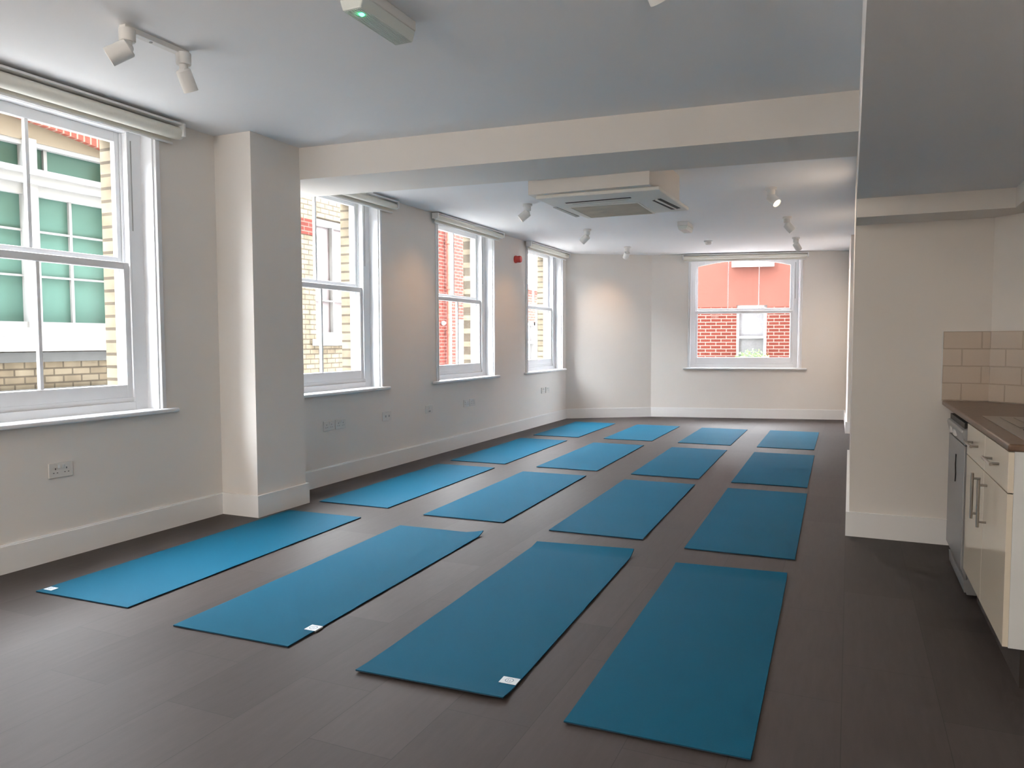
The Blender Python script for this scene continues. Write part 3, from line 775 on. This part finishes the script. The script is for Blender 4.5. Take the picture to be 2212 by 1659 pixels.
# building beyond the far window
DF = 5.0
fb = empty('brick_building', tuple(A + NO * DF + Vector((0, 0, -.3))), math.atan2(EX.y, EX.x)); tag(fb, 'salmon red brick house facing the far window', 'building')
def fp():
    m = MB(); m.M = Matrix.Translation((0, 0, BZ)); return m
S0, S1, SZ0, SZ1 = 1.79, 2.44, .62, 2.02
m = fp()
m.box(-1.6, S0, 0, .5, -BZ, 1.98); m.box(S1, 9, 0, .5, -BZ, 1.98); m.box(S0, S1, 0, .5, -BZ, SZ0); m.box(S0, S1, .2, .5, SZ0, 2.0)
m.build('brick_wall', FBRICK, fb)
m = fp(); m.box(-1.6, S0, 0, .5, 1.98, 4.4); m.box(S1, 9, 0, .5, 1.98, 4.4); m.box(S0, S1, 0, .5, SZ1, 2.86); m.box(S0, S1, 0, .5, 4.1, 4.4); m.box(S0, S1, .2, .5, 2.8, 4.2)
m.build('plain_upper_wall', RPLAIN, fb)  # upper brickwork simplified to plain salmon, without courses
w = fp(); w.box(S0, S0 + .06, .04, .16, SZ0, SZ1); w.box(S1 - .06, S1, .04, .16, SZ0, SZ1); w.box(S0, S1, .04, .16, SZ1 - .06, SZ1); w.box(S0, S1, .04, .16, 1.285, 1.335); w.box(S0, S1, .04, .16, SZ0, SZ0 + .06); w.box(S0 - .08, S1 + .08, -.38, .1, SZ0 - .1, SZ0 - .021)
fr = w.build('window_frame', WSTONE, fb)
g = fp(); g.box(S0, S1, .11, .12, SZ0, SZ1); g.build('net_curtain', NETC, fr)
w = fp(); w.box(S0 - .12, S1 + .12, -.10, .12, 2.86, 2.98); w.box(S0, S0 + .06, .04, .16, 2.9, 4.1); w.box(S1 - .06, S1, .04, .16, 2.9, 4.1); w.box(S0, S1, .06, .12, 2.9, 4.1); w.build('upper_window', WSTONE, fb)
m = fp()
for i in range(5):
    for j in range(4): m.box(1.24 + i * .034, 1.262 + i * .034, -.004, .0, 1.73 + j * .034, 1.752 + j * .034)
m.build('air_brick', ROOF, fb)
# window box plants
pb = empty('potted_plant', tuple(A + NO * (DF - .21) + EX * ((S0 + S1) / 2) + Vector((0, 0, SZ0 + .0)))); tag(pb, 'green leafy plant on the sill of the white window outside the far window', 'plant')
m = MB(); m.M = Matrix.Rotation(math.atan2(EX.y, EX.x), 4, 'Z'); m.box(-.36, .36, -.10, .10, -.02, .14); m.build('trough', ROOF, pb)
m = MB()
for k in range(520):
    x = random.uniform(-.36, .36); hgt = .18 * (1 - (x / .5) ** 2) + .14 * random.random() ** 1.5
    p = Vector((x, random.uniform(-.13, .13), .10 + hgt * random.random() + .02)); p.rotate(Matrix.Rotation(math.atan2(EX.y, EX.x), 3, 'Z'))
    s = random.uniform(.02, .038); R = Matrix.Rotation(random.uniform(0, 6.3), 3, Vector((random.random() - .5, random.random() - .5, random.random() - .5)).normalized())
    q = [p + R @ Vector(c) for c in ((-s, 0, 0), (0, -s * .5, s * .2), (s, 0, 0), (0, s * .5, s * .2))]
    m.add(q, [(0, 1, 2, 3)])
m.build('foliage', LEAF, pb)
pb2 = copy_tree(pb); pb2.location = (XO + .24, 19.7, .285); pb2.rotation_euler = (0, 0, -PI / 2 - math.atan2(EX.y, EX.x))
pb2['label'] = 'leafy plant on the sill outside the last left window'; pb['group'] = pb2['group'] = 'window box plants outside'

# ------------------------------------------------------------------ light
wd = bpy.data.worlds.new('overcast_sky'); scene.world = wd; wd.use_nodes = True
nt = wd.node_tree; bg = nt.nodes['Background']
bg.inputs['Color'].default_value = (.90, .95, 1.0, 1); bg.inputs['Strength'].default_value = 40.0

# ------------------------------------------------------------------ camera
f, yaw, pitch, roll, hcam = 1630.5, math.radians(-24.092), math.radians(3.273), math.radians(-.145), 1.243
cy, sy, cp, sp = math.cos(yaw), math.sin(yaw), math.cos(pitch), math.sin(pitch)
F = Vector((sy * cp, cy * cp, -sp)); R = Vector((cy, -sy, 0)); U = R.cross(F)
c, s = math.cos(roll), math.sin(roll)
R2 = c * R + s * U; U2 = -s * R + c * U
cam = bpy.data.cameras.new('camera'); co = bpy.data.objects.new('camera', cam); COL.objects.link(co)
Mx = Matrix.Identity(4)
for i in range(3):
    Mx[i][0] = R2[i]; Mx[i][1] = U2[i]; Mx[i][2] = -F[i]; Mx[i][3] = (0, 0, hcam)[i]
co.matrix_world = Mx
cam.sensor_fit = 'HORIZONTAL'; cam.sensor_width = 36; cam.lens = f / 2212 * 36; cam.clip_start = .02; cam.clip_end = 200
scene.camera = co
cy_ = scene.cycles
cy_.max_bounces = 10; cy_.diffuse_bounces = 5; cy_.glossy_bounces = 4; cy_.transparent_max_bounces = 16
cy_.sample_clamp_indirect = 8; cy_.use_adaptive_sampling = True; cy_.adaptive_threshold = .05; cy_.adaptive_min_samples = 20; cy_.use_denoising = True; cy_.caustics_reflective = False; cy_.caustics_refractive = False
vs = scene.view_settings
scene.display_settings.display_device = 'sRGB'
vs.view_transform = 'Standard'; vs.look = 'None'; vs.gamma = 1; vs.use_curve_mapping = False; vs.exposure = .56
